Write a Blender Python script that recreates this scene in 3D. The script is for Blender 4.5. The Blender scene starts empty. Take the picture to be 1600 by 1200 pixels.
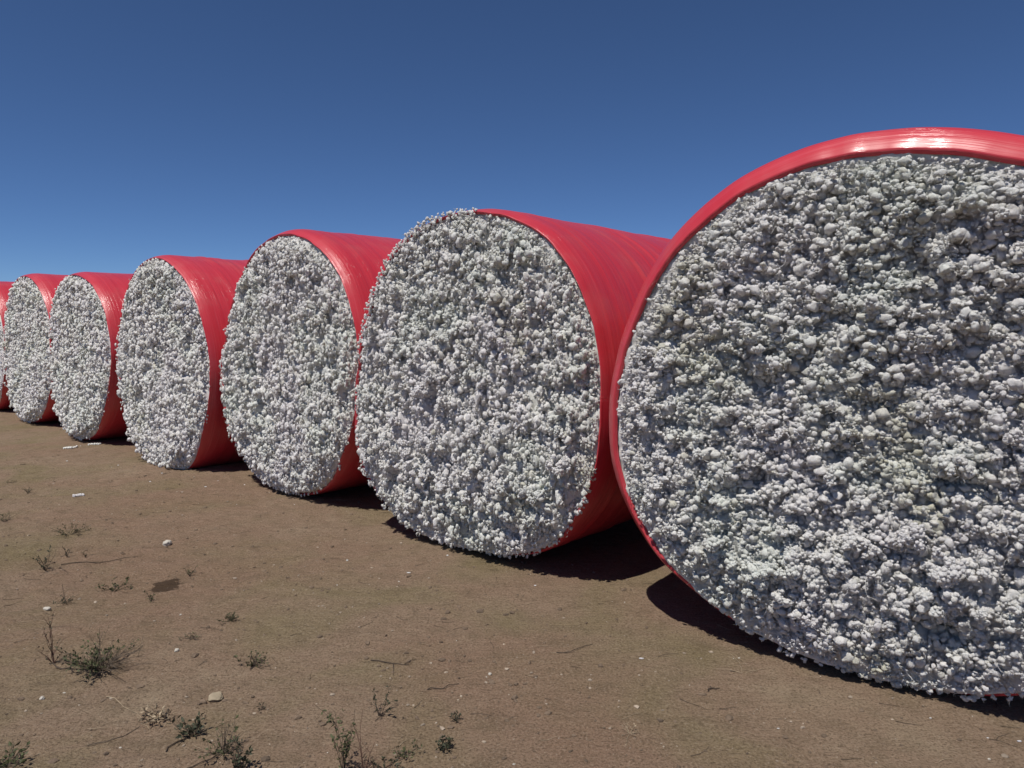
import bpy, math, random
import numpy as np
from mathutils import Vector, Matrix

random.seed(7)
RNG = np.random.default_rng(11)
scene = bpy.context.scene
COL = scene.collection
R = math.radians

# ------------------------------------------------------------------ camera
cam = bpy.data.cameras.new('camera')
cam.sensor_fit = 'HORIZONTAL'
cam.sensor_width = 36.0
cam.lens = 36.0 * 1140.0 / 1600.0
cam.clip_start = 0.05
cam.clip_end = 6000.0
cam_o = bpy.data.objects.new('camera', cam)
cam_o.location = (0, 0, 1.6)
cam_o.rotation_euler = (R(90 - 4.80), 0, 0)
COL.objects.link(cam_o)
scene.camera = cam_o

# ------------------------------------------------------------------ light
SUN = Vector((-0.30, -0.35, 1.0)).normalized()          # towards the sun
EL = math.asin(SUN.z)
AZ = math.atan2(SUN.x, SUN.y)                           # clockwise from +Y
w = bpy.data.worlds.new('World')
scene.world = w
w.use_nodes = True
nt = w.node_tree
sky = nt.nodes.new('ShaderNodeTexSky')
sky.sky_type = 'NISHITA'
sky.sun_disc = False
sky.sun_elevation = EL
sky.sun_rotation = AZ % (2 * math.pi)
sky.altitude = 5000
sky.air_density = 1.0
sky.dust_density = 0.6
sky.ozone_density = 10.0
bg = nt.nodes['Background']
bg.inputs['Strength'].default_value = 0.083
nt.links.new(sky.outputs[0], bg.inputs['Color'])

sl = bpy.data.lights.new('sun', 'SUN')
sl.energy = 4.1
sl.angle = R(0.53)
sl.color = (1.0, 0.955, 0.89)
so = bpy.data.objects.new('sun', sl)
so.rotation_euler = SUN.to_track_quat('Z', 'Y').to_euler()
so.location = (-8, -6, 30)
COL.objects.link(so)

scene.view_settings.view_transform = 'Standard'
scene.view_settings.look = 'None'
scene.view_settings.exposure = 0.0
scene.view_settings.gamma = 1.0
scene.view_settings.use_curve_mapping = False

# ------------------------------------------------------------------ noise
_perm = np.random.default_rng(5).permutation(256)
_perm = np.concatenate([_perm, _perm, _perm])
_g = np.random.default_rng(6).normal(size=(256, 3))
_g /= np.linalg.norm(_g, axis=1)[:, None]


def perlin(x, y, z=0.0):
    x, y, z = np.broadcast_arrays(np.asarray(x, float), np.asarray(y, float), np.asarray(z, float))
    xi, yi, zi = np.floor(x).astype(int), np.floor(y).astype(int), np.floor(z).astype(int)
    xf, yf, zf = x - xi, y - yi, z - zi
    u, v, s = [t * t * t * (t * (t * 6 - 15) + 10) for t in (xf, yf, zf)]
    out = 0
    for a in (0, 1):
        for b in (0, 1):
            for c in (0, 1):
                h = _perm[(_perm[(_perm[(xi + a) & 255] + yi + b) & 255] + zi + c) & 255]
                g = _g[h]
                d = g[..., 0] * (xf - a) + g[..., 1] * (yf - b) + g[..., 2] * (zf - c)
                out = out + d * (u if a else 1 - u) * (v if b else 1 - v) * (s if c else 1 - s)
    return out * 1.4


def fbm(x, y, z=0.0, o=4, g=0.5):
    t, a, f = 0, 1.0, 1.0
    for k in range(o):
        t = t + a * perlin(x * f + 17.3 * k, y * f - 9.1 * k, np.asarray(z) * f + 3.7 * k)
        a *= g
        f *= 2.03
    return t


def sstep(a, b, x):
    t = np.clip((x - a) / (b - a), 0, 1)
    return t * t * (3 - 2 * t)


# ------------------------------------------------------------------ mesh helpers
def mesh_np(name, verts, faces, mats, smooth=True, uv=None, attr=None, midx=None):
    """faces: int array (n,3) or (n,4), or list of arrays"""
    if not isinstance(faces, list):
        faces = [faces]
    me = bpy.data.meshes.new(name)
    verts = np.asarray(verts, dtype=np.float32)
    me.vertices.add(len(verts))
    me.vertices.foreach_set('co', verts.ravel())
    loops = np.concatenate([f.ravel() for f in faces]).astype(np.int32)
    tot = np.concatenate([np.full(len(f), f.shape[1]) for f in faces]).astype(np.int32)
    st = np.concatenate([[0], np.cumsum(tot)[:-1]]).astype(np.int32)
    me.loops.add(len(loops))
    me.loops.foreach_set('vertex_index', loops)
    me.polygons.add(len(tot))
    me.polygons.foreach_set('loop_start', st)
    me.polygons.foreach_set('loop_total', tot)
    if midx is not None:
        me.polygons.foreach_set('material_index', np.asarray(midx, dtype=np.int32))
    me.polygons.foreach_set('use_smooth', np.full(len(tot), smooth, dtype=bool))
    if uv is not None:
        l = me.uv_layers.new(name='UVMap')
        l.data.foreach_set('uv', np.asarray(uv, dtype=np.float32)[loops].ravel())
    for k, a in (attr or {}).items():
        at = me.attributes.new(k, 'FLOAT', 'POINT')
        at.data.foreach_set('value', np.asarray(a, dtype=np.float32))
    me.update()
    me.validate()
    for m in (mats if isinstance(mats, (list, tuple)) else [mats]):
        me.materials.append(m)
    return me


def link(name, me, parent=None, loc=None):
    o = bpy.data.objects.new(name, me)
    COL.objects.link(o)
    if parent is not None:
        o.parent = parent
    if loc is not None:
        o.location = loc
    return o


def tag(o, label=None, cat=None, group=None, kind=None):
    if label: o['label'] = label
    if cat: o['category'] = cat
    if group: o['group'] = group
    if kind: o['kind'] = kind
    return o


def empty(name, loc, rz=0.0):
    o = bpy.data.objects.new(name, None)
    o.empty_display_size = 0.1
    o.location = loc
    o.rotation_euler = (0, 0, rz)
    COL.objects.link(o)
    return o


def ico(sub):
    t = (1 + 5 ** .5) / 2
    v = [(-1, t, 0), (1, t, 0), (-1, -t, 0), (1, -t, 0), (0, -1, t), (0, 1, t), (0, -1, -t), (0, 1, -t),
         (t, 0, -1), (t, 0, 1), (-t, 0, -1), (-t, 0, 1)]
    v = [Vector(p).normalized() for p in v]
    f = [(0, 11, 5), (0, 5, 1), (0, 1, 7), (0, 7, 10), (0, 10, 11), (1, 5, 9), (5, 11, 4), (11, 10, 2), (10, 7, 6),
         (7, 1, 8), (3, 9, 4), (3, 4, 2), (3, 2, 6), (3, 6, 8), (3, 8, 9), (4, 9, 5), (2, 4, 11), (6, 2, 10),
         (8, 6, 7), (9, 8, 1)]
    for _ in range(sub):
        c, nf = {}, []
        def mid(a, b):
            k = (min(a, b), max(a, b))
            if k not in c:
                v.append(((v[a] + v[b]) / 2).normalized())
                c[k] = len(v) - 1
            return c[k]
        for a, b, d in f:
            x, y, z = mid(a, b), mid(b, d), mid(d, a)
            nf += [(a, x, z), (b, y, x), (d, z, y), (x, y, z)]
        f = nf
    return np.array([p[:] for p in v]), np.array(f)


ICO = {s: ico(s) for s in (0, 1, 2, 3)}


# ------------------------------------------------------------------ materials
class NT:
    def __init__(self, name):
        self.m = bpy.data.materials.new(name)
        self.m.use_nodes = True
        self.t = self.m.node_tree
        self.b = self.t.nodes['Principled BSDF']

    def n(self, typ, **kw):
        nd = self.t.nodes.new('ShaderNode' + typ)
        for k, v in kw.items():
            if k.startswith('i_'):
                nd.inputs[k[2:].replace('_', ' ')].default_value = v
            else:
                setattr(nd, k, v)
        return nd

    def l(self, a, b):
        self.t.links.new(a, b)

    def noise(self, vec, scale, detail=4, rough=.55, dist=0.0):
        nd = self.n('TexNoise', i_Scale=scale, i_Detail=detail, i_Roughness=rough, i_Distortion=dist)
        self.l(vec, nd.inputs['Vector'])
        return nd.outputs['Fac']

    def ramp(self, fac, stops, interp='LINEAR'):
        nd = self.n('ValToRGB')
        cr = nd.color_ramp
        cr.interpolation = interp
        while len(cr.elements) < len(stops):
            cr.elements.new(0.5)
        for e, (p, c) in zip(cr.elements, stops):
            e.position = p
            e.color = (*c, 1) if len(c) == 3 else c
        self.l(fac, nd.inputs[0])
        return nd.outputs[0]

    def mix(self, fac, a, b, mode='MIX'):
        nd = self.n('Mix', data_type='RGBA', blend_type=mode)
        for s, v in ((0, fac), (6, a), (7, b)):
            if hasattr(v, 'links'):
                self.l(v, nd.inputs[s])
            elif isinstance(v, tuple):
                nd.inputs[s].default_value = (*v, 1)
            else:
                nd.inputs[s].default_value = v
        return nd.outputs[2]

    def math(self, op, a, b=0.0, clamp=False):
        nd = self.n('Math', operation=op, use_clamp=clamp)
        for s, v in ((0, a), (1, b)):
            if hasattr(v, 'links'):
                self.l(v, nd.inputs[s])
            else:
                nd.inputs[s].default_value = v
        return nd.outputs[0]

    def bump(self, h, strength, dist, prev=None):
        nd = self.n('Bump', i_Strength=strength, i_Distance=dist)
        self.l(h, nd.inputs['Height'])
        if prev is not None:
            self.l(prev, nd.inputs['Normal'])
        return nd.outputs[0]


def plain(name, col, rough=.8, var=.25, scale=30):
    k = NT(name)
    co = k.n('TexCoord').outputs['Object']
    nz = k.noise(co, scale, 3)
    d = tuple(c * (1 - var) for c in col)
    u = tuple(min(1, c * (1 + var)) for c in col)
    k.l(k.ramp(nz, [(.3, d), (.7, u)]), k.b.inputs['Base Color'])
    k.b.inputs['Roughness'].default_value = rough
    return k.m


def mat_cotton():
    k = NT('raw_cotton')
    geo = k.n('NewGeometry').outputs['Position']
    big = k.noise(geo, 1.7, 3, .6)
    mid = k.noise(geo, 9.0, 3, .6)
    fine = k.noise(geo, 150.0, 3, .7)
    c = k.ramp(big, [(.34, (.780, .800, .735)), (.5, (.835, .815, .780)), (.66, (.815, .780, .780))])
    c = k.mix(k.ramp(mid, [(.60, (0, 0, 0)), (.78, (.6, .6, .6))]), c, (.72, .68, .56))
    at = k.n('Attribute', attribute_name='tint')
    c = k.mix(at.outputs['Fac'], c, (.56, .54, .40))
    c = k.mix(k.ramp(fine, [(.32, (.40, .40, .40)), (.46, (0, 0, 0))]), c, (.48, .45, .40))
    k.l(c, k.b.inputs['Base Color'])
    k.b.inputs['Roughness'].default_value = 1.0
    k.b.inputs['Specular IOR Level'].default_value = 0.0
    k.b.inputs['Sheen Weight'].default_value = 0.2
    k.b.inputs['Sheen Roughness'].default_value = .6
    k.b.inputs['Subsurface Weight'].default_value = .55
    k.b.inputs['Subsurface Radius'].default_value = (1.0, .96, .92)
    k.b.inputs['Subsurface Scale'].default_value = .007
    b = k.bump(k.noise(geo, 105, 4, .7, 1.6), .75, .009)
    b = k.bump(k.noise(geo, 280, 3, .75, 1.2), 1.0, .005, b)
    k.l(b, k.b.inputs['Normal'])
    return k.m


def mat_film():
    k = NT('red_bale_film')
    uv = k.n('TexCoord').outputs['UV']
    mp = k.n('Mapping')
    mp.inputs['Scale'].default_value = (.22, 9, 1)
    k.l(uv, mp.inputs['Vector'])
    streak = k.noise(mp.outputs[0], 2.0, 5, .6, .25)
    mp2 = k.n('Mapping')
    mp2.inputs['Scale'].default_value = (.8, 60, 1)
    k.l(uv, mp2.inputs['Vector'])
    fine = k.noise(mp2.outputs[0], 2.0, 4, .6, .3)
    blot = k.noise(uv, 3.0, 4, .6)
    c = k.ramp(streak, [(.25, (.53, .028, .042)), (.5, (.565, .034, .050)), (.75, (.60, .046, .064))])
    c = k.mix(k.ramp(fine, [(.50, (0, 0, 0)), (.78, (.24, .24, .24))]), c, (.74, .24, .27))
    # road dust clinging to the film
    c = k.mix(k.ramp(blot, [(.50, (0, 0, 0)), (.80, (.22, .22, .22))]), c, (.42, .20, .17))
    k.l(c, k.b.inputs['Base Color'])
    k.l(k.ramp(blot, [(.3, (.34, .34, .34)), (.7, (.48, .48, .48))]), k.b.inputs['Roughness'])
    k.b.inputs['Specular IOR Level'].default_value = .5
    k.b.inputs['Coat Weight'].default_value = .36
    k.b.inputs['Coat Roughness'].default_value = .17
    b = k.bump(streak, .35, .02)
    b = k.bump(fine, .40, .005, b)
    k.l(b, k.b.inputs['Normal'])
    k.l(k.bump(fine, .5, .006, b), k.b.inputs['Coat Normal'])
    return k.m


def mat_ground():
    k = NT('dry_soil')
    co = k.n('TexCoord').outputs['Object']
    warp = k.noise(co, .55, 4, .55)
    pat = k.noise(co, 1.1, 5, .6, .5)
    med = k.noise(co, 7, 5, .6)
    grain = k.noise(co, 95, 4, .7)
    grit = k.noise(co, 260, 2, .6)
    base = k.ramp(pat, [(.28, (.205, .162, .082)), (.42, (.258, .196, .120)), (.56, (.288, .202, .138)), (.74, (.335, .256, .172))])
    base = k.mix(k.ramp(warp, [(.44, (0, 0, 0)), (.60, (.6, .6, .6))]), base, (.262, .162, .110))
    base = k.mix(k.ramp(med, [(.30, (.45, .45, .45)), (.50, (0, 0, 0))]), base, (.150, .110, .068))
    base = k.mix(k.ramp(grain, [(.32, (.85, .85, .85)), (.50, (0, 0, 0))]), base, (.100, .071, .045))
    base = k.mix(k.ramp(grain, [(.55, (0, 0, 0)), (.72, (.8, .8, .8))]), base, (.38, .31, .23))
    base = k.mix(k.ramp(grit, [(.66, (0, 0, 0)), (.76, (.6, .6, .6))]), base, (.36, .30, .22))
    # damp dark patch on the soil, an uneven outline of its own
    sx = k.n('SeparateXYZ')
    k.l(co, sx.inputs[0])
    dx = k.math('MULTIPLY', k.math('SUBTRACT', sx.outputs[0], STAIN[0]), 1 / .10)
    dy = k.math('MULTIPLY', k.math('SUBTRACT', sx.outputs[1], STAIN[1]), 1 / .12)
    d = k.math('SQRT', k.math('ADD', k.math('MULTIPLY', dx, dx), k.math('MULTIPLY', dy, dy)))
    d = k.math('ADD', d, k.math('MULTIPLY', k.math('SUBTRACT', k.noise(co, 14, 4, .6), .5), 1.5))
    base = k.mix(k.ramp(d, [(.86, (.85, .85, .85)), (1.02, (0, 0, 0))]), base, (.050, .031, .019))
    k.l(base, k.b.inputs['Base Color'])
    k.b.inputs['Roughness'].default_value = .95
    k.b.inputs['Specular IOR Level'].default_value = .15
    mp = k.n('Mapping')
    mp.inputs['Rotation'].default_value = (0, 0, R(-14))
    mp.inputs['Scale'].default_value = (.5, 1.5, 1)
    k.l(co, mp.inputs['Vector'])
    b = k.bump(k.noise(mp.outputs[0], 16, 6, .65), .8, .04)
    b = k.bump(grain, 1.0, .012, b)
    b = k.bump(grit, .6, .0025, b)
    k.l(b, k.b.inputs['Normal'])
    return k.m


STAIN = (-2.114, 4.324)
M = {
    'cotton': mat_cotton(), 'film': mat_film(), 'ground': mat_ground(),
    'leaf': plain('weed_leaf', (.070, .078, .028), .7, .45, 60),
    'leaf_dark': plain('weed_leaf_dark', (.042, .047, .022), .7, .4, 60),
    'leaf_olive': plain('weed_leaf_olive', (.085, .080, .036), .75, .4, 60),
    'twig': plain('dry_twig', (.130, .098, .070), .85, .35, 50),
    'twig_dark': plain('dark_twig', (.075, .053, .037), .85, .35, 50),
    'twig_red': plain('reddish_stem', (.120, .060, .042), .8, .3, 50),
    'straw': plain('pale_straw', (.34, .265, .175), .8, .25, 40),
    'stone': plain('white_stone', (.52, .48, .41), .8, .15, 40),
    'buff': plain('buff_stone', (.33, .27, .185), .9, .2, 30),
    'grey': plain('pebble', (.31, .25, .19), .9, .4, 9),
    'clod': plain('soil_clod', (.15, .107, .073), .95, .35, 20),
    'trash': plain('leaf_trash', (.11, .09, .055), .9, .4, 20),
}

# ------------------------------------------------------------------ ground
def soil(x, y):
    """height of the soil, in metres"""
    x, y = np.asarray(x, float), np.asarray(y, float)
    left = sstep(1.0, -3.5, x)
    c, s = math.cos(R(-14)), math.sin(R(-14))
    u, v = c * x - s * y, s * x + c * y
    z = .022 * fbm(x * .35, y * .35, 1.5, 3)
    z = z + .012 * fbm(u * .8, v * 2.6, 4.2, 4, .55) * (.35 + left)
    z = z + .0085 * (1 - np.abs(fbm(u * 3.0, v * 7.5, 8.8, 3)) * 2) * (.2 + left)
    z = z + .0055 * fbm(x * 13, y * 13, 2.2, 2) * (.5 + left)
    fade = 1 - sstep(25, 60, np.hypot(x, y))
    return z * fade


def axis(lo, hi, step, far):
    a = list(np.arange(lo, hi, step))
    s, p = step, hi
    while p < far:
        a.append(p); s *= 1.22; p += s
    a.append(far)
    s, p, b = step, lo, []
    while True:
        s *= 1.22; p -= s
        if p < -far: break
        b.append(p)
    b.append(-far)
    return np.array(b[::-1] + a)


gx = axis(-6.0, 3.2, .024, 2500.0)
gy = axis(1.9, 8.2, .022, 2500.0)
GX, GY = np.meshgrid(gx, gy)
V = np.stack([GX.ravel(), GY.ravel(), soil(GX, GY).ravel()], 1)
idx = np.arange(len(V)).reshape(GX.shape)
F = np.stack([idx[:-1, :-1], idx[:-1, 1:], idx[1:, 1:], idx[1:, :-1]], -1).reshape(-1, 4)
ground = link('ground', mesh_np('ground', V, F, M['ground']))
tag(ground, kind='structure')


def gz(x, y):
    return float(soil(x, y))


# ------------------------------------------------------------------ cotton tufts
def tuft_variant(seed, sub):
    """one soft rounded lump of lint"""
    v, f = ICO[sub]
    o = seed * 13.7
    b = perlin(v[:, 0] * 1.1 + o, v[:, 1] * 1.1, v[:, 2] * 1.1)
    b2 = np.abs(perlin(v[:, 0] * 2.3 - o, v[:, 1] * 2.3, v[:, 2] * 2.3 + 5))
    r = .86 + .34 * b + .26 * b2
    return v * r[:, None], f


def boll_variant(seed):
    """a fluffed-out boll: several rounded lumps grown together"""
    rng = np.random.default_rng(900 + seed)
    vs, fs, n = [], [], 0
    for i in range(15):
        v, f = TV[1][(seed * 5 + i * 3) % 14]
        d = rng.normal(size=3)
        d /= np.linalg.norm(d)
        c = d * (.72 if i else .0) * rng.uniform(.75, 1.15)
        v = v * (rng.uniform(.24, .40) if i else .62) + c
        v = v + .10 * np.stack([perlin(v[:, 0] * 3 + seed + j * 17, v[:, 1] * 3, v[:, 2] * 3) for j in range(3)], 1)
        vs.append(v)
        fs.append(f + n)
        n += len(v)
    return np.concatenate(vs), np.concatenate(fs)


TV = {s: [tuft_variant(i, s) for i in range(14)] for s in (0, 1, 2)}
TUFT_MESH = None


def rot_rand(n, rng):
    q = rng.normal(size=(n, 4))
    q /= np.linalg.norm(q, axis=1)[:, None]
    w_, x, y, z = q.T
    return np.stack([np.stack([1 - 2 * (y * y + z * z), 2 * (x * y - z * w_), 2 * (x * z + y * w_)], -1),
                     np.stack([2 * (x * y + z * w_), 1 - 2 * (x * x + z * z), 2 * (y * z - x * w_)], -1),
                     np.stack([2 * (x * z - y * w_), 2 * (y * z + x * w_), 1 - 2 * (x * x + y * y)], -1)], -2)


# bale table: centre x, y, yaw deg, centre height, rim radius harmonics, film flare (all round, extra at top),
# hanging of tufts (stretch of the lumps along z and x)
BALES = [
    dict(x=1.541, y=3.110, yaw=-36.5, zc=1.173, h=[1.199, -.001, -.001, .060, .001, .004, -.014, -.011, .012], fl=.076, ft=.036, sz=.95, sx=1.1,
         n=25500, cut=.0105, ls=0.0079, rings=110, segs=360, hair=45000,
         label='nearest and largest cotton bale, cut off by the right edge of the picture'),
    dict(x=-.344, y=4.899, yaw=-40.0, zc=1.174, h=[1.154, -.005, -.014, -.001, .033, .004, -.043, -.034, .009], fl=.030, ft=.0, sz=1.2, sx=1.0,
         n=18500, cut=.0130, ls=0.0090, rings=90, segs=300, hair=25000,
         label='second cotton bale from the right, whole round white face in mid picture'),
    dict(x=-2.087, y=6.617, yaw=-42.9, zc=1.205, h=[1.176, -.004, -.009, .009, .055, 0, -.025, -.005, .012], fl=.035, ft=.02, sz=1.25, sx=.95,
         n=13000, cut=.0160, ls=0.0108, rings=60, segs=200, hair=14000,
         label='third cotton bale from the right, thin red film arching over its face'),
    dict(x=-3.941, y=8.154, yaw=-40.5, zc=1.159, h=[1.166, -.009, -.049, -.038, -.018, -.005, .008, .012, .010], fl=.03, ft=.01, sz=1.25, sx=.95,
         n=9500, cut=.0190, ls=0.0125, rings=50, segs=160, hair=2000,
         label='fourth cotton bale from the right, dark hollow in the middle of its face'),
    dict(x=-5.843, y=9.803, yaw=-41.4, zc=1.146, h=[1.124, .003, 0, .010, .017, .020, .020, 0, .004], fl=.035, ft=.01, sz=1.25, sx=.95,
         n=7000, cut=.0220, ls=0.0140, rings=40, segs=120, hair=0,
         label='fifth cotton bale from the right, just behind the two pale cotton scraps'),
    dict(x=-7.664, y=11.520, yaw=-40.6, zc=1.175, h=[1.157, .015, -.005, 0, .043, .024, -.003, -.003, -.001], fl=.035, ft=.01, sz=1.2, sx=.95,
         n=6000, cut=.0240, ls=0.0150, rings=36, segs=110, hair=0,
         label='smallest-looking cotton bale whose face is whole, second from the left edge'),
    dict(x=-9.54, y=13.23, yaw=-41.0, zc=1.165, h=[1.150, 0, 0, .01, .02, .01, .0, 0, 0], fl=.035, ft=.01, sz=1.2, sx=.95,
         n=1500, cut=.0240, ls=0.0190, rings=30, segs=90, hair=0,
         label='farthest cotton bale, only a red sliver of film showing at the left edge'),
]
LEN = 2.42


def build_bale(bi, B):
    rng = np.random.default_rng(100 + bi)
    off = bi * 31.7
    root = empty('cotton_bale', (B['x'], B['y'], 0), R(B['yaw']))
    tag(root, B['label'], 'cotton bale', 'red wrapped cotton bales standing in a row')
    zc = B['zc']

    def rim0(th):
        r = B['h'][0] + 0 * th
        for m in range(1, 5):
            r = r + B['h'][2 * m - 1] * np.cos(m * th) + B['h'][2 * m] * np.sin(m * th)
        return r

    # the bale sits down on the soil and its lower edge is tucked back under it
    drop = max(0.0, zc - float(rim0(np.array(-math.pi / 2))) - .012)
    drop *= .7
    tuck = 2.2 * drop

    def rim(th):
        return rim0(th) + drop * sstep(-.60, -1.0, np.sin(th))

    def yrim(th):       # how far the film edge sits behind the face plane
        return (.03 + tuck) * sstep(-.55, -1, np.sin(th)) + .014 * perlin(np.cos(th) * 2.5 + off, np.sin(th) * 2.5, 7.7) + .006 * perlin(np.cos(th) * 9 + off, np.sin(th) * 9, 7.7) + .004 * perlin(np.cos(th) * 24 + off, np.sin(th) * 24, 7.7)

    # ---------------- film wrap
    nth = [280, 240, 180, 140, 110, 100, 80][bi]
    th = np.linspace(0, 2 * np.pi, nth, endpoint=False)
    ts = np.concatenate([[-.6, -.3], np.array([0, .006, .014, .026, .042, .062, .086, .114, .145, .18]),
                         np.linspace(.22, LEN - .22, [110, 110, 80, 60, 50, 40, 30][bi]),
                         LEN - np.array([.18, .145, .114, .086, .062, .042, .026, .014, .006, 0])])
    ridges = [(rng.uniform(.15, LEN - .15), rng.uniform(.003, .009), rng.uniform(.010, .024), rng.uniform(0, 99)) for _ in range(26)]
    vs, uvs = [], []
    for t in ts:
        c, s = np.cos(th), np.sin(th)
        rr = rim(th)
        fl = B['fl'] * (1 - (.70 if bi == 0 else .3) * sstep(-.25, -.95, s)) + B['ft'] * np.clip(s, 0, 1) ** 2
        if t < 0:                                    # film edge turned in against the cotton
            r = rr - .02 * (-t) - .004 + .0075 * perlin(c * 7 + off, s * 7, 0 * th)
            y = yrim(th) + .03 * (-t)
        else:
            d = min(t, LEN - t)
            wd = .12 if bi == 0 else .17
            u = min(d / wd, 1)
            r = rr + fl * (1 - (1 - u) ** 2.2)
            k = min(1, d / .08)
            r = r + k * (.010 * perlin(c * 1.6 + off, s * 1.6, t * 1.4) + .0032 * perlin(c * 1.2 + off, s * 1.2, t * 14))
            for tc, am, wdt, ph in ridges:
                if abs(t - tc) < 4 * wdt:
                    r = r + am * np.exp(-((t - tc - .02 * perlin(c * 1.5 + ph, s * 1.5, 1.1)) / wdt) ** 2) * sstep(-.1, .35, perlin(c * 1.4 + ph, s * 1.4, 3.3))
            # slack puckers fanning from the edge
            r = r + .0075 * math.exp(-d / .13) * perlin(c * 7 + off, s * 7, t * 2.5)
            e = math.exp(-d / .06)
            y = t + yrim(th) * e
        x, z = r * c, zc + r * s
        z = np.where(z < .03, .004 + .026 * np.exp((np.minimum(z, .03) - .03) / .026) , z)
        vs.append(np.stack([x, y + 0 * th, z], 1))
        uvs.append(np.stack([th * 1.17, np.full_like(th, t + off)], 1))
    nt_ = len(ts)
    V = np.concatenate(vs)
    i0 = np.arange(nt_ - 1)[:, None] * nth
    j = np.arange(nth)[None]
    j2 = (j + 1) % nth
    F = np.stack([i0 + j, i0 + j2, i0 + nth + j2, i0 + nth + j], -1).reshape(-1, 4)
    fw = link('film_wrap', mesh_np('film_wrap', V, F, M['film'], uv=np.concatenate(uvs)), root)
    fw['label'] = 'shiny red plastic film wrapped round the bale'

    # ---------------- cotton end faces
    # clumps of lint, each a shallow dome of its own height, longer along the drag of the cutter
    nc = 1500
    ca = np.sqrt(rng.uniform(0, 1, nc)) * 1.25
    ct = rng.uniform(0, 2 * np.pi, nc)
    CX, CZ = ca * np.cos(ct), ca * np.sin(ct)
    CH = rng.normal(0, .020, nc)
    kx, kz = (.85, 1.12) if B['sx'] > 1 else (1.20, .78)

    def clump(l, v):
        l, v = np.asarray(l, float), np.asarray(v, float)
        sh = l.shape
        lf, vf = l.ravel(), v.ravel()
        out = np.empty(len(lf))
        wl = lf + .03 * perlin(lf * 9 + off, vf * 9, 2.2)
        wv = vf + .03 * perlin(lf * 9 - off, vf * 9, 5.2)
        for i in range(0, len(lf), 4000):
            d2 = ((wl[i:i + 4000, None] - CX) * kx) ** 2 + ((wv[i:i + 4000, None] - CZ) * kz) ** 2
            j = d2.argmin(1)
            out[i:i + 4000] = CH[j] - 15.0 * d2[np.arange(len(j)), j]
        return np.maximum(out, -.05).reshape(sh)

    def depth(l, v):
        """how far the cotton stands out of the face plane"""
        thp = np.arctan2(v, l)
        rho = np.hypot(l, v) / rim(thp)
        d = .008 + .052 * ((v - .38) / 1.15) ** 2 + .012
        d = d + .022 * perlin(l * 2.1 + off, v * 2.1, 1.3) + .014 * perlin(l * 5.2, v * 5.2 + off, 6.1)
        cav = perlin(l * (3.1 if B['sx'] > 1 else 6.0) + 40 + off, v * (6.5 if B['sx'] > 1 else 3.4), 2.9)
        d = d - .055 * sstep(.24, .58, cav) + clump(l, v)
        if bi == 3:
            d = d - .08 * np.exp(-((l - .02) / .16) ** 2 - ((v + .02) / .22) ** 2)
        d = d - tuck * sstep(-.55, -1.12, v)
        e = sstep(.80 if bi == 0 else .88, 1.0, rho)
        return d * (1 - .75 * e) - ((yrim(thp) - tuck * sstep(-.55, -1, v / rim(thp))) * .30 + .012) * e

    nr, ns = B['rings'], B['segs']
    rho = np.linspace(0, 1, nr + 1)[1:] ** .9
    tg = np.linspace(0, 2 * np.pi, ns, endpoint=False)
    RR, TT = np.meshgrid(rho, tg, indexing='ij')
    L, W_ = RR * rim(TT) * np.cos(TT), RR * rim(TT) * np.sin(TT)
    dep = depth(L, W_) - .021
    bil = np.abs(perlin(L * 37 + off, W_ * 37, 3.7)) * .016
    dep = dep + bil
    dep[-1] = -yrim(tg) - .04
    dep[-2] = np.minimum(dep[-2], dep[-3])
    core = np.stack([L.ravel(), -dep.ravel(), zc + W_.ravel()], 1)
    core = np.concatenate([core, [[0, -float(depth(np.array(0.), np.array(0.))), zc]]])
    jj = np.arange(ns); j2 = (jj + 1) % ns
    ii = np.arange(nr - 1)[:, None] * ns
    Fq = np.stack([ii + jj, ii + ns + jj, ii + ns + j2, ii + j2], -1).reshape(-1, 4)[:, ::-1]
    Ft = np.stack([np.full(ns, nr * ns), jj, j2], -1)[:, ::-1]
    tint_core = np.zeros(len(core))

    # lumps
    n = B['n']
    a = np.sqrt(rng.uniform(0, 1, n)) * (.974 if bi == 0 else .984)
    t2 = rng.uniform(0, 2 * np.pi, n)
    l, v = a * rim(t2) * np.cos(t2), a * rim(t2) * np.sin(t2)
    size = np.clip(rng.lognormal(math.log(B['ls']), .42, n), .004, .024)
    size = size * np.where(a > .93, .75, 1.0)
    # ragged beard of tufts hanging over the lower edge
    nb = [420, 340, 180, 110, 70, 60, 10][bi]
    tb = rng.uniform(-2.1 if bi == 0 else -2.6, -.35, nb)
    lb = rim(tb) * np.cos(tb) * 1.0
    vb = rim(tb) * np.sin(tb) + rng.uniform(-.022, .045, nb)
    l, v, size = np.r_[l, lb], np.r_[v, vb], np.r_[size, rng.uniform(.006, .014, nb)]
    n = len(l)
    pos_d = depth(l, v) + rng.normal(0, .0108, n) + (size - .009) * .45
    pos_d[-nb:] = rng.uniform(-.02, .045, nb) - tuck * sstep(-.55, -1.12, vb)
    # the most prominent bolls of the nearer bales stand as parts of their own
    npart = [300, 220, 0, 0, 0, 0, 0][bi]
    cand = rng.permutation(np.flatnonzero(np.hypot(l, v) / rim(np.arctan2(v, l)) < .96))
    sc_ = pos_d[cand] + rng.normal(0, .02, len(cand))
    parts = cand[np.argsort(-sc_)[:npart]]
    size[parts] = rng.uniform(.018, .030 if bi == 0 else .025, npart)
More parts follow.
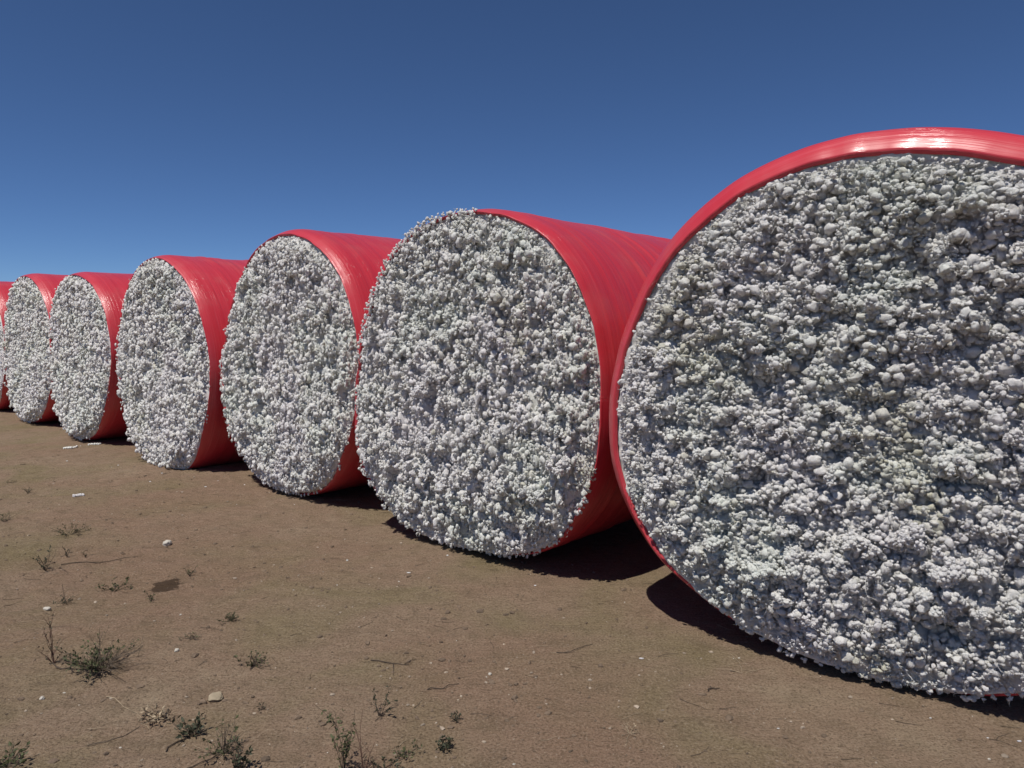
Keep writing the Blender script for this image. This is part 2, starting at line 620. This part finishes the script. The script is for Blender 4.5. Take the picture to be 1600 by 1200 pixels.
    if bi == 1:      # cotton spilling over the film at the upper left
        tb = rng.uniform(1.45, 3.0, 420)
        ro = rim(tb) + rng.uniform(-.035, .022, 420)
        l = np.r_[l, ro * np.cos(tb)]
        v = np.r_[v, ro * np.sin(tb)]
        size = np.r_[size, rng.uniform(.005, .012, 420)]
        pos_d = np.r_[pos_d, rng.uniform(-.010, .028, 420)]
        n = len(l)
    v = np.maximum(v, .03 - zc)
    Rm = rot_rand(n, rng)
    sc = np.stack([size * B['sx'] * rng.uniform(.8, 1.3, n), size * rng.uniform(.8, 1.15, n), size * B['sz'] * rng.uniform(.8, 1.35, n)], 1)
    tint = np.clip(rng.normal(-.25, .30, n), 0, .8)
    tint = np.maximum(tint, .8 * sstep(.42, .62, perlin(l * 2.6 + 9 + off, v * 2.6, 5.5)) * rng.uniform(.1, 1, n))
    rest = np.setdiff1d(np.arange(n), parts)
    vl, fl_, tl = [core], [], [tint_core]
    base = len(core)
    var = rng.integers(0, 14, n)
    bigger = size > B['cut']
    for k in range(28):
        fineness = 1 if k > 13 else 0
        k = k % 14
        sel = rest[(var[rest] == k) & (bigger[rest] == (fineness == 1))]
        if not len(sel):
            continue
        tv, tf = TV[fineness][k]
        P = np.einsum('nij,vj->nvi', Rm[sel], tv * np.array([1.25, .96, .84])) * sc[sel][:, None, :]
        # drop the faces that look back into the bale
        fc = P[:, tf].mean(2)
        keep = fc[..., 1] < (.25 if bi < 2 else .05) * size[sel][:, None]
        P = P + np.stack([l[sel], -pos_d[sel], zc + v[sel]], 1)[:, None, :]
        # pull the lumps out of round so that they run into each other like lint
        q0, q1, q2 = P[..., 0], P[..., 1], P[..., 2]
        am = np.minimum(size[sel], .02)[:, None, None] / .010
        P = P + am * .0046 * np.stack([perlin(q0 * 55 + 3, q1 * 55, q2 * 55 + off), perlin(q0 * 55, q1 * 55 + 31, q2 * 55 + off), perlin(q0 * 55 + 71, q1 * 55, q2 * 55 - off)], -1)
        P = P + am * .0030 * np.stack([perlin(q0 * 140 + 5, q1 * 140, q2 * 140), perlin(q0 * 140, q1 * 140 + 11, q2 * 140), perlin(q0 * 140, q1 * 140 + 51, q2 * 140)], -1)
        nv = len(tv)
        FF = tf[None] + (base + np.arange(len(sel)) * nv)[:, None, None]
        fl_.append(FF[keep])
        vl.append(P.reshape(-1, 3))
        tl.append(np.repeat(tint[sel], nv))
        base += len(sel) * nv
    # loose fibres
    nh = B['hair']
    if nh:
        s_ = rng.integers(0, n, nh)
        dirs = rng.normal(size=(nh, 3))
        dirs[:, 1] = -np.abs(dirs[:, 1]) - .2
        dirs[:, 2] -= .15
        dirs /= np.linalg.norm(dirs, axis=1)[:, None]
        p0 = np.stack([l[s_], -pos_d[s_], zc + v[s_]], 1) + dirs * size[s_][:, None] * .8
        ln = rng.lognormal(math.log(.011), .45, nh)[:, None]
        ln = np.minimum(ln, .022)
        bend = rng.normal(size=(nh, 3)) * 1.2
        bend[:, 2] -= .4
        p1 = p0 + dirs * ln * .5 + bend * ln * .08
        p2 = p0 + dirs * ln * .85 + bend * ln * .45
        sd = np.cross(dirs, rng.normal(size=(nh, 3)))
        sd /= np.linalg.norm(sd, axis=1)[:, None]
        wd = (.00045 + .0003 * rng.uniform(size=nh))[:, None] * (1.0 if bi == 0 else 1.5)
        P = np.stack([p0 - sd * wd, p0 + sd * wd, p1 - sd * wd, p1 + sd * wd, p2], 1)
        ff = np.array([[0, 1, 3], [0, 3, 2], [2, 3, 4]])
        fl_.append((ff[None] + (base + np.arange(nh) * 5)[:, None, None]).reshape(-1, 3))
        vl.append(P.reshape(-1, 3))
        tl.append(np.zeros(nh * 5))
        base += nh * 5
    # longer stretched strands drooping between the clumps
    nst = [1500, 800, 120, 0, 0, 0, 0][bi]
    inner = np.flatnonzero(np.hypot(l, v) / rim(np.arctan2(v, l)) < .93)
    for q in rng.choice(inner, nst):
        p = np.array([l[q], -pos_d[q] - size[q] * .8, zc + v[q]])
        d = rng.normal(size=3) * np.array([1, .35, .9]) + np.array([0, -.1, -.5])
        d /= np.linalg.norm(d)
        tl_, wd = rng.uniform(.02, .08), rng.uniform(.0006, .0022)
        pts = []
        for i in range(6):
            pts.append(p.copy())
            d = d + rng.normal(size=3) * .45 + np.array([0, .10, -.10])
            d /= np.linalg.norm(d)
            p = p + d * tl_ / 5
        pts = np.array(pts)
        tn = np.gradient(pts, axis=0)
        sd = np.cross(tn, rng.normal(size=3)); sd /= np.linalg.norm(sd, axis=1)[:, None] + 1e-9
        sw = np.cross(tn, sd); sw /= np.linalg.norm(sw, axis=1)[:, None] + 1e-9
        ww = wd * np.array([.7, 1.2, .8, 1.1, .7, .3])[:, None]
        ring = np.stack([pts + sd * ww, pts - sd * ww * .5 + sw * ww * .87, pts - sd * ww * .5 - sw * ww * .87], 1)
        ff = []
        for i in range(5):
            for k in range(3):
                a_, b_ = i * 3 + k, i * 3 + (k + 1) % 3
                ff += [(a_, b_, b_ + 3), (a_, b_ + 3, a_ + 3)]
        fl_.append(np.array(ff) + base)
        vl.append(ring.reshape(-1, 3))
        tl.append(np.zeros(18))
        base += 18
    tris = np.concatenate([Ft] + fl_)
    face = link('cotton_face', mesh_np('cotton_face', np.concatenate(vl), [Fq, tris], M['cotton'], attr={'tint': np.concatenate(tl)}), root)
    tag(face, kind='stuff')

    for q in parts:
        o = link('cotton_tuft', TUFT_MESH[var[q]], root)
        m4 = Matrix(Rm[q].tolist()).to_4x4()
        S = Matrix.Diagonal((*sc[q].tolist(), 1))
        o.matrix_local = Matrix.Translation((float(l[q]), float(-pos_d[q]), float(zc + v[q]))) @ S @ m4

    # bits of leaf and boll caught in the cotton
    nl = [240, 160, 60, 0, 0, 0, 0][bi]
    if nl:
        s_ = rng.integers(0, n, nl)
        p0 = np.stack([l[s_], -pos_d[s_], zc + v[s_]], 1)
        dr = rng.normal(size=(nl, 3)); dr[:, 1] = -np.abs(dr[:, 1]) - .6; dr /= np.linalg.norm(dr, axis=1)[:, None]
        p0 += dr * size[s_][:, None] * .92
        e1 = rng.normal(size=(nl, 3)); e1 /= np.linalg.norm(e1, axis=1)[:, None]
        e2 = np.cross(e1, rng.normal(size=(nl, 3))); e2 /= np.linalg.norm(e2, axis=1)[:, None]
        s1 = rng.uniform(.002, .0055, nl)[:, None]
        P = np.stack([p0 - e1 * s1 * 1.6, p0 - e2 * s1 * .6, p0 + e1 * s1 * 1.6, p0 + e2 * s1 * .6, p0 + dr * s1 * .5], 1)
        ff = np.array([[0, 1, 4], [1, 2, 4], [2, 3, 4], [3, 0, 4]])
        tr = link('leaf_trash', mesh_np('leaf_trash', P.reshape(-1, 3), (ff[None] + (np.arange(nl) * 5)[:, None, None]).reshape(-1, 3), M['trash'], smooth=False), root)
        tag(tr, kind='stuff')

    # far end of the bale, plain lumpy cotton
    ns2, nr2 = 90, 34
    rho = np.linspace(0, 1, nr2 + 1)[1:]
    tg = np.linspace(0, 2 * np.pi, ns2, endpoint=False)
    RR, TT = np.meshgrid(rho, tg, indexing='ij')
    L, W_ = RR * rim(TT) * np.cos(TT), RR * rim(TT) * np.sin(TT)
    dep = .04 * (1 - RR ** 8) + .03 * np.abs(perlin(L * 11, W_ * 11, off)) + .02 * np.abs(perlin(L * 23, W_ * 23, off))
    dep[-1] = -.02
    bk = np.stack([L.ravel(), LEN + dep.ravel(), np.maximum(zc + W_.ravel(), .01)], 1)
    bk = np.concatenate([bk, [[0, LEN + .05, zc]]])
    jj = np.arange(ns2); j2 = (jj + 1) % ns2
    ii = np.arange(nr2 - 1)[:, None] * ns2
    Fq = np.stack([ii + jj, ii + ns2 + jj, ii + ns2 + j2, ii + j2], -1).reshape(-1, 4)
    Ft = np.stack([np.full(ns2, nr2 * ns2), jj, j2], -1)
    link('rear_face', mesh_np('rear_face', bk, [Fq, Ft], M['cotton']), root)
    return root


TUFT_MESH = [mesh_np('cotton_tuft', *boll_variant(k), M['cotton']) for k in range(14)]
for bi, B in enumerate(BALES):
    build_bale(bi, B)


# ------------------------------------------------------------------ small growth and litter on the soil
class MB:
    def __init__(self):
        self.v, self.f = [], []

    def tube(self, pts, r0, r1, k=5):
        n = len(pts)
        b = len(self.v)
        for i, p in enumerate(pts):
            p = Vector(p)
            d = (Vector(pts[min(i + 1, n - 1)]) - Vector(pts[max(i - 1, 0)])).normalized()
            s = d.orthogonal().normalized()
            q = d.cross(s)
            r = r0 + (r1 - r0) * i / (n - 1)
            for j in range(k):
                a = 2 * math.pi * j / k
                self.v.append(p + (s * math.cos(a) + q * math.sin(a)) * r)
        for i in range(n - 1):
            for j in range(k):
                a, c = b + i * k + j, b + i * k + (j + 1) % k
                self.f.append((a, c, c + k, a + k))
        self.f.append(tuple(b + j for j in range(k))[::-1])
        self.f.append(tuple(b + (n - 1) * k + j for j in range(k)))

    def leaf(self, p, d, ln, wd):
        """a small folded leaf with a raised midrib and real thickness"""
        p, d = Vector(p), Vector(d).normalized()
        s = d.cross(Vector((random.gauss(0, 1), random.gauss(0, 1), random.gauss(0, 1)))).normalized()
        u = s.cross(d)
        b = len(self.v)
        m = p + d * ln * .5
        self.v += [p, m + s * wd + u * wd * .3, p + d * ln - u * ln * .12, m - s * wd + u * wd * .3, m + u * wd * .12, m - u * wd * .22]
        self.f += [(b, b + 1, b + 4), (b + 1, b + 2, b + 4), (b + 2, b + 3, b + 4), (b + 3, b, b + 4),
                   (b + 1, b, b + 5), (b + 2, b + 1, b + 5), (b + 3, b + 2, b + 5), (b, b + 3, b + 5)]

    def build(self, name, mat, parent=None, smooth=False):
        me = bpy.data.meshes.new(name)
        me.from_pydata([tuple(q) for q in self.v], [], self.f)
        me.materials.append(mat)
        me.update()
        return link(name, me, parent)


def stem_path(d, ln, droop=.0, n=5, wob=.12):
    p, pts = Vector((0, 0, -.006)), []
    d = Vector(d).normalized()
    pts.append(p.copy())
    for i in range(n):
        d = (d + Vector((random.gauss(0, wob), random.gauss(0, wob), random.gauss(0, wob * .6) - droop))).normalized()
        p = p + d * ln / n
        if p.z < .004: p.z = .004
        pts.append(p.copy())
    return pts


def weed(x, y, label, h=.08, w=.06, stems=6, leaves=10, lsize=.014, leaf='leaf', twig='twig', up=.6, droop=.05,
         lean=(0, 0), bare=0, bare_h=.1, leafside=None, thick=.0016, name='weed', cat='weed', branch=2, tipleaf=False):
    o = empty(name, (x, y, gz(x, y)))
    tag(o, label, cat, 'weeds on the bare soil')
    sm, lf = MB(), MB()
    for i in range(stems):
        a = 2 * math.pi * (i + random.uniform(-.3, .3)) / stems
        hor = Vector((math.cos(a), math.sin(a), 0))
        d = hor * w * random.uniform(.5, 1.2) + Vector((lean[0] * h, lean[1] * h, h * up * random.uniform(.6, 1.4)))
        ln = d.length * random.uniform(.85, 1.25)
        pts = stem_path(d, ln, droop)
        sm.tube(pts, thick, thick * .35)
        paths = [pts]
        for _ in range(branch):
            k = random.randint(1, 4)
            q = stem_path(d.normalized() + Vector((random.gauss(0, .7), random.gauss(0, .7), random.gauss(.2, .4))), ln * random.uniform(.3, .55), droop, 3)
            q = [u - q[0] + pts[k] for u in q]
            sm.tube(q, thick * .6, thick * .25, 4)
            paths.append(q)
        if leafside is not None and hor.x * leafside < -.15:
            continue
        for _ in range(leaves):
            pt = random.choice(paths)
            t = random.uniform(.55 if tipleaf else .2, 1) * (len(pt) - 1)
            k = min(int(t), len(pt) - 2)
            p = pt[k].lerp(pt[k + 1], t - k)
            lf.leaf(p, (random.gauss(0, .8) + hor.x * .5, random.gauss(0, .8) + hor.y * .5, random.gauss(.45, .5)),
                    lsize * random.uniform(.5, 1.15), lsize * random.uniform(.16, .30))
    for i in range(bare):
        a = random.uniform(0, 6.28)
        pts = stem_path((math.cos(a) * .16 + lean[0] * .5, math.sin(a) * .16, 1), bare_h * random.uniform(.7, 1.15), 0, 6, .07)
        sm.tube(pts, thick * .9, thick * .4)
        for _ in range(2):
            k = random.randint(2, 4)
            q = stem_path((random.gauss(0, .6), random.gauss(0, .6), .9), bare_h * .3, 0, 3)
            sm.tube([u - q[0] + pts[k] for u in q], thick * .5, thick * .2, 4)
    sm.build('stem', M[twig], o)
    if lf.v:
        lf.build('foliage', M[leaf], o)
    return o


weed(-1.881, 3.225, 'broadest bushy weed, leafy green on the left and dry grey twigs on the right', h=.17, w=.15, stems=38, leaves=20,
     lsize=.020, leaf='leaf', twig='twig', up=.55, droop=.10, leafside=-1, bare=3, bare_h=.19, branch=4, thick=.0019)
weed(-2.14, 3.288, 'crooked weed with reddish forked tip, left of the broadest bushy weed', h=.125, w=.045, stems=5, leaves=9, lsize=.013,
     leaf='leaf_dark', twig='twig_red', up=1.1, droop=-.02, lean=(-.15, 0), branch=3, thick=.0024)
weed(-1.201, 3.279, 'low green weed with short dry sprigs, right of the broadest bushy weed', h=.075, w=.075, stems=11, leaves=9, lsize=.016,
     leaf='leaf', twig='twig', up=.6, bare=3, bare_h=.07)
weed(-1.507, 3.79, 'small compact olive weed between the damp patch and the low green weed', h=.055, w=.045, stems=10, leaves=12, lsize=.014, leaf='leaf_olive', twig='twig_dark', up=.6)
weed(-1.234, 2.713, 'dark spiky tuft weed beside the pale dead plant near the lower edge', h=.075, w=.05, stems=14, leaves=6, lsize=.026, leaf='leaf_dark', twig='twig_dark', up=.7, lean=(-.2, 0), droop=.04)
weed(-1.069, 2.579, 'straggly half-dry weed with upright twigs, right of the dark spiky tuft', h=.10, w=.085, stems=14, leaves=5, lsize=.020, leaf='leaf', twig='twig', up=.6, bare=5, bare_h=.12)
weed(-.97, 2.471, 'dark green pointed weed at the bottom edge, below the straggly half-dry weed', h=.085, w=.030, stems=9, leaves=10, lsize=.022, leaf='leaf_dark', twig='twig_dark', up=1.1)
weed(-.592, 2.455, 'upright leafy green weed at the bottom edge, beside tall bare stems', h=.16, w=.035, stems=8, leaves=16, lsize=.018, leaf='leaf', twig='twig_dark', up=1.0, droop=0)
weed(-.525, 2.462, 'tall bare reddish stems standing at the bottom edge of the picture', h=.05, w=.07, stems=7, leaves=5, lsize=.014, leaf='leaf_dark', twig='twig_red', up=.5, bare=3, bare_h=.20, thick=.0018)
weed(-.44, 2.47, 'low dark creeping weed at the bottom edge, right of the tall bare stems', h=.05, w=.075, stems=9, leaves=8, lsize=.016, leaf='leaf_dark', twig='twig_dark', up=.4, droop=.12)
weed(-.391, 2.561, 'little green sprig with a long thin runner, near the bottom edge', h=.045, w=.045, stems=7, leaves=9, lsize=.015, leaf='leaf', twig='twig', up=.5)
weed(-.249, 2.609, 'small black-green rosette, rightmost weed near the bottom edge', h=.05, w=.032, stems=9, leaves=12, lsize=.016, leaf='leaf_dark', twig='twig_dark', up=.7)
weed(-.54, 2.841, 'dark forked weed in two clumps above the tall bare stems', h=.085, w=.045, stems=5, leaves=12, lsize=.016, leaf='leaf_dark', twig='twig_dark', up=.8, branch=2, tipleaf=True, lean=(.15, 0))
weed(-.225, 2.802, 'tiny green weed above the small black-green rosette', h=.035, w=.028, stems=7, leaves=8, lsize=.012, leaf='leaf_dark', twig='twig', up=.6)
weed(-2.985, 4.555, 'upright dark weed with a tall tip on the left, beyond the thin-stemmed weed', h=.13, w=.05, stems=7, leaves=9, lsize=.018, leaf='leaf_dark', twig='twig_dark', up=1.0)
weed(-3.34, 5.385, 'sprawling olive weed spreading to the right, far left field', h=.11, w=.12, stems=14, leaves=8, lsize=.018, leaf='leaf_olive', twig='twig_dark', up=.55, lean=(.35, 0), droop=.02)
weed(-4.068, 5.741, 'green and brown weed at the left edge, level with the sprawling olive weed', h=.10, w=.09, stems=10, leaves=8, lsize=.018, leaf='leaf', twig='twig_dark', up=.6, lean=(.2, 0), leafside=-1)
weed(-2.389, 4.272, 'spreading grey-green weed left of the damp patch', h=.09, w=.085, stems=8, leaves=10, lsize=.020, leaf='leaf', twig='twig_dark', up=.5)
weed(-2.548, 4.052, 'thin-stemmed dark weed with one tall stalk, above the broadest bushy weed', h=.05, w=.06, stems=7, leaves=6, lsize=.015, leaf='leaf_dark', twig='twig_dark', up=.5, bare=1, bare_h=.13)
weed(-2.069, 4.06, 'tiny green sprout just below the damp patch', h=.055, w=.025, stems=5, leaves=8, lsize=.013, leaf='leaf', twig='twig_dark', up=.9)
weed(-1.815, 2.491, 'grey-green grassy weed in the bottom left corner', h=.08, w=.09, stems=16, leaves=5, lsize=.026, leaf='leaf', twig='twig', up=.6)
weed(-4.552, 6.753, 'tiny dark tuft at far left, nearer of two below the farthest bales', h=.07, w=.03, stems=6, leaves=7, lsize=.014, leaf='leaf_dark', twig='twig_dark', up=.9)
weed(-4.989, 7.164, 'tiny brown tuft at far left, farther of two below the farthest bales', h=.04, w=.05, stems=6, leaves=5, lsize=.013, leaf='leaf_olive', twig='twig_dark', up=.4)
weed(-3.019, 4.833, 'tiny pointed shoot right of and beyond the upright dark weed', h=.06, w=.03, stems=5, leaves=5, lsize=.013, leaf='leaf_dark', twig='twig_dark', up=1.0)
weed(-2.893, 4.833, 'tiniest brown shoot beside the tiny pointed shoot', h=.04, w=.02, stems=4, leaves=4, lsize=.011, leaf='leaf_olive', twig='twig_dark', up=1.0)
weed(-2.046, 4.515, 'small green sprout just behind the damp patch', h=.05, w=.03, stems=6, leaves=7, lsize=.013, leaf='leaf', twig='twig_dark', up=.7)
weed(-1.623, 3.576, 'flat brownish weed lying below the small compact olive weed', h=.025, w=.05, stems=8, leaves=5, lsize=.012, leaf='leaf_olive', twig='twig', up=.3)
weed(-1.033, 2.891, 'tiny black sprig below the low green weed', h=.025, w=.022, stems=5, leaves=5, lsize=.010, leaf='leaf_dark', twig='twig_dark', up=.5)
weed(-1.432, 2.814, 'pale dead plant of curled dry leaves near the lower left', h=.05, w=.055, stems=9, leaves=7, lsize=.026, leaf='straw', twig='straw', up=.45,
     name='dead_plant', cat='dead plant', thick=.002)
weed(.458, 2.709, 'dry wiry dead plant lying on bare soil below the second bale', h=.03, w=.06, stems=7, leaves=2, lsize=.012, leaf='straw', twig='straw', up=.35,
     name='dead_plant', cat='dead plant', thick=.0013)
weed(-.272, 5.03, 'small pale straw tuft against the foot of the second bale', h=.06, w=.07, stems=8, leaves=2, lsize=.02, leaf='straw', twig='straw', up=.5,
     name='dead_plant', cat='dead plant', thick=.0015)


# ------------------------------------------------------------------ twigs and straws
def twig(pts, label, mat, r=.0028, name='twig', cat='twig', forks=()):
    x0, y0 = pts[0]
    m = MB()
    P = []
    for i in range(len(pts) - 1):
        for t in (0, .33, .66):
            a, b = pts[i], pts[i + 1]
            x, y = a[0] + (b[0] - a[0]) * t, a[1] + (b[1] - a[1]) * t
            P.append(Vector((x + random.gauss(0, .004) - x0, y + random.gauss(0, .004) - y0, gz(x, y) - gz(x0, y0) + r * .8 + abs(random.gauss(0, .003)))))
    x, y = pts[-1]
    P.append(Vector((x - x0, y - y0, gz(x, y) - gz(x0, y0) + r)))
    m.tube(P, r, r * .5)
    for f, dx, dy in forks:
        q = P[f]
        m.tube([q, q + Vector((dx * .5, dy * .5, .008)), q + Vector((dx, dy, .004))], r * .7, r * .3, 4)
    o = m.build(name, M[mat])
    o.location = (x0, y0, gz(x0, y0))
    return tag(o, label, cat, 'twigs and straws lying on the soil')


twig([(-.668, 3.329), (-.56, 3.30), (-.48, 3.283)], 'dark forked twig lying on soil, above the straight short twig', 'twig_dark', forks=((3, .02, -.12), (5, .05, .05)))
twig([(-.369, 3.046), (-.30, 3.06), (-.235, 3.10)], 'short dark straight twig lying on the soil in mid foreground', 'twig_dark')
twig([(.214, 3.399), (.28, 3.40), (.342, 3.46), (.40, 3.50)], 'dark bent twig on the soil, below the second bale', 'twig_dark', .0024)
twig([(1.0, 3.25), (1.05, 3.22), (1.075, 3.32), (1.06, 3.42)], 'pale curved straw on the soil before the nearest bale', 'straw', .0018, 'straw', 'straw', ((2, -.10, .02),))
twig([(.855, 3.05), (.872, 3.09), (.89, 3.06), (.91, 3.075)], 'small dark curled stalk on the soil left of the nearest bale', 'twig_dark', .0035)
twig([(-1.72, 2.98), (-1.60, 2.90), (-1.50, 2.83)], 'long pale dry stalk leading to the pale dead plant', 'straw', .0016, 'straw', 'straw')
twig([(-1.60, 2.62), (-1.53, 2.68), (-1.47, 2.76)], 'brown root-like twig running down from the pale dead plant', 'twig', .0022)
twig([(-.48, 2.47), (-.43, 2.52), (-.391, 2.56)], 'thin reddish runner leading to the little green sprig', 'twig_red', .0018)
twig([(-1.29, 2.59), (-1.27, 2.66), (-1.235, 2.71)], 'dark trailing root of the spiky tuft weed on the soil', 'twig_dark', .0026)
twig([(-1.22, 2.46), (-1.15, 2.50), (-1.09, 2.57)], 'dark trailing root below the straggly half-dry weed', 'twig_dark', .0026)
twig([(-2.14, 3.285), (-2.07, 3.22), (-2.01, 3.21), (-1.99, 3.17)], 'dark rooty twig creeping between the crooked weed and the bushy weed', 'twig_dark', .004)
twig([(-2.95, 4.66), (-2.75, 4.72), (-2.55, 4.86)], 'long thin dark stalk right of the upright dark weed', 'twig_dark', .003)


# ------------------------------------------------------------------ stones
def stone(x, y, sx, sy, sz, label, mat, seed, name='stone', cat='stone', grp='loose stones on the soil'):
    v, f = ICO[2]
    r = 1 + .30 * perlin(v[:, 0] * 1.2 + seed * 7.1, v[:, 1] * 1.2, v[:, 2] * 1.2) + .10 * perlin(v[:, 0] * 3 + seed, v[:, 1] * 3, v[:, 2] * 3)
    P = v * r[:, None] * np.array([sx, sy, sz])
    o = link(name, mesh_np(name, P, f, M[mat], smooth=False), None, (x, y, gz(x, y) + sz * .55))
    o.rotation_euler = (0, 0, seed)
    return tag(o, label, cat, grp)


stone(-2.491, 5.159, .030, .026, .024, 'lone white stone on bare soil beyond the damp patch', 'stone', 1)
stone(-1.272, 3.005, .036, .030, .012, 'flat buff stone half sunk in the soil, lower left', 'buff', 2)
stone(-2.582, 3.932, .022, .014, .010, 'flat white stone chip left of the thin-stemmed weed', 'stone', 3)
stone(-1.623, 3.412, .011, .009, .008, 'small white pebble right of the broadest bushy weed', 'stone', 4)
stone(-.10, 3.18, .009, .007, .006, 'small cream pebble right of the short straight twig', 'stone', 5)
stone(-1.985, 2.96, .010, .009, .008, 'small white pebble below the broadest bushy weed', 'stone', 6)


def cotton_scrap(x, y, lx, ly, rz, label, seed):
    rng = np.random.default_rng(seed)
    vs, fs, b = [], [], 0
    n = 9
    for i in range(n):
        tv, tf = TV[2][int(rng.integers(0, 14))]
        s = np.array([lx / n * 1.5, ly * rng.uniform(.6, 1.1), .016 * rng.uniform(.7, 1.3)])
        c = np.array([(i / (n - 1) - .5) * lx * 1.6, rng.normal(0, ly * .35), .010])
        vs.append(tv * s + c); fs.append(tf + b); b += len(tv)
    o = link('cotton_scrap', mesh_np('cotton_scrap', np.concatenate(vs), np.concatenate(fs), M['cotton']), None, (x, y, gz(x, y)))
    o.rotation_euler = (0, 0, rz)
    return tag(o, label, 'cotton scrap', 'cotton scraps dropped on the soil')


cotton_scrap(-5.60, 9.15, .075, .050, .3, 'plump scrap of cotton on the soil, left one before the fifth bale', 1)
cotton_scrap(-5.47, 9.46, .080, .024, .5, 'thin scrap of cotton on the soil, right one before the fifth bale', 2)
cotton_scrap(-3.971, 6.574, .050, .022, .6, 'small pale cotton sliver on bare soil, nearer the camera than the other scraps', 3)


# ------------------------------------------------------------------ uncountable grit
def scatter(name, n, xr, yr, smin, smax, mat, seed, flat=.6, power=1.6):
    rng = np.random.default_rng(seed)
    v, f = ICO[0]
    # more of them near the camera, where they can be seen
    y = yr[0] + (yr[1] - yr[0]) * rng.uniform(size=n) ** power
    x = xr[0] + (xr[1] - xr[0]) * rng.uniform(size=n)
    x = x * (.35 + .65 * y / yr[1])
    keep = perlin(x * .8, y * .8, seed * 1.3) + rng.uniform(-.5, .5, n) > -.15
    x, y = x[keep], y[keep]
    n = len(x)
    s = np.clip(rng.lognormal(math.log(smin), .55, n), smin * .4, smax)
    S = np.stack([s * rng.uniform(.7, 1.4, n), s * rng.uniform(.7, 1.3, n), s * flat * rng.uniform(.6, 1.2, n)], 1)
    r = 1 + .25 * rng.normal(size=(n, len(v), 1)).clip(-1.5, 1.5)
    a = rng.uniform(0, 6.28, n)
    P = v[None] * r * S[:, None]
    c, q = np.cos(a)[:, None], np.sin(a)[:, None]
    P = np.stack([P[..., 0] * c - P[..., 1] * q, P[..., 0] * q + P[..., 1] * c, P[..., 2]], -1)
    P += np.stack([x, y, soil(x, y) + S[:, 2] * .35], 1)[:, None]
    o = link(name, mesh_np(name, P.reshape(-1, 3), (f[None] + (np.arange(n) * len(v))[:, None, None]).reshape(-1, 3), M[mat], smooth=False))
    return o


tag(scatter('gravel', 2400, (-9, 4.2), (2.1, 9), .0035, .012, 'grey', 21), 'tiny pale pebbles strewn over the dry soil', 'gravel', kind='stuff')
tag(scatter('soil_crumbs', 9000, (-9, 4.2), (2.1, 9), .0050, .016, 'clod', 22, .55), 'small crumbs of dry earth strewn over the ground', 'soil', kind='stuff')
tag(scatter('white_grit', 200, (-9, 4.2), (2.1, 8), .0030, .007, 'stone', 23), 'scattered white grit specks on the dry soil', 'grit', kind='stuff')


def lint_bits(n, seed):
    rng = np.random.default_rng(seed)
    vs, fs, b = [], [], 0
    for _ in range(n):
        B = BALES[int(rng.choice([0, 1, 2, 3, 4], p=[.3, .3, .2, .1, .1]))]
        a = R(B['yaw'])
        l, q = rng.uniform(-1.2, 1.0), -abs(rng.normal(0, .35)) - .02
        x, y = B['x'] + l * math.cos(a) - q * math.sin(a), B['y'] + l * math.sin(a) + q * math.cos(a)
        tv, tf = TV[1][int(rng.integers(0, 14))]
        s = rng.uniform(.003, .008)
        vs.append(tv * s * np.array([rng.uniform(1, 2.2), 1, .6]) + np.array([x, y, gz(x, y) + s * .4]))
        fs.append(tf + b)
        b += len(tv)
    return link('cotton_lint', mesh_np('cotton_lint', np.concatenate(vs), np.concatenate(fs), M['cotton']))


tag(lint_bits(30, 77), 'tiny crumbs of white lint fallen before the bales', 'lint', kind='stuff')


def litter(name, n, mat, seed, lmin, lmax, r):
    rng = random.Random(seed)
    m = MB()
    for _ in range(n):
        y = 2.1 + 6 * rng.random() ** 1.7
        x = (rng.uniform(-9, 4.2)) * (.3 + .7 * y / 8.1)
        a = rng.gauss(.2, .7)
        ln = rng.uniform(lmin, lmax)
        pts, px, py = [], x, y
        for i in range(4):
            pts.append((px, py, gz(px, py) + r * 1.1 + rng.random() * .003))
            a += rng.gauss(0, .25)
            px += math.cos(a) * ln / 3
            py += math.sin(a) * ln / 3
        m.tube(pts, r, r * .5, 3)
    return m.build(name, M[mat])


tag(litter('straw_litter', 380, 'straw', 31, .03, .10, .0011), 'thin pale straw bits scattered over the soil', 'straw', kind='stuff')
tag(litter('twig_litter', 260, 'twig_dark', 32, .03, .12, .0014), 'thin dark twig bits scattered over the soil', 'twigs', kind='stuff')
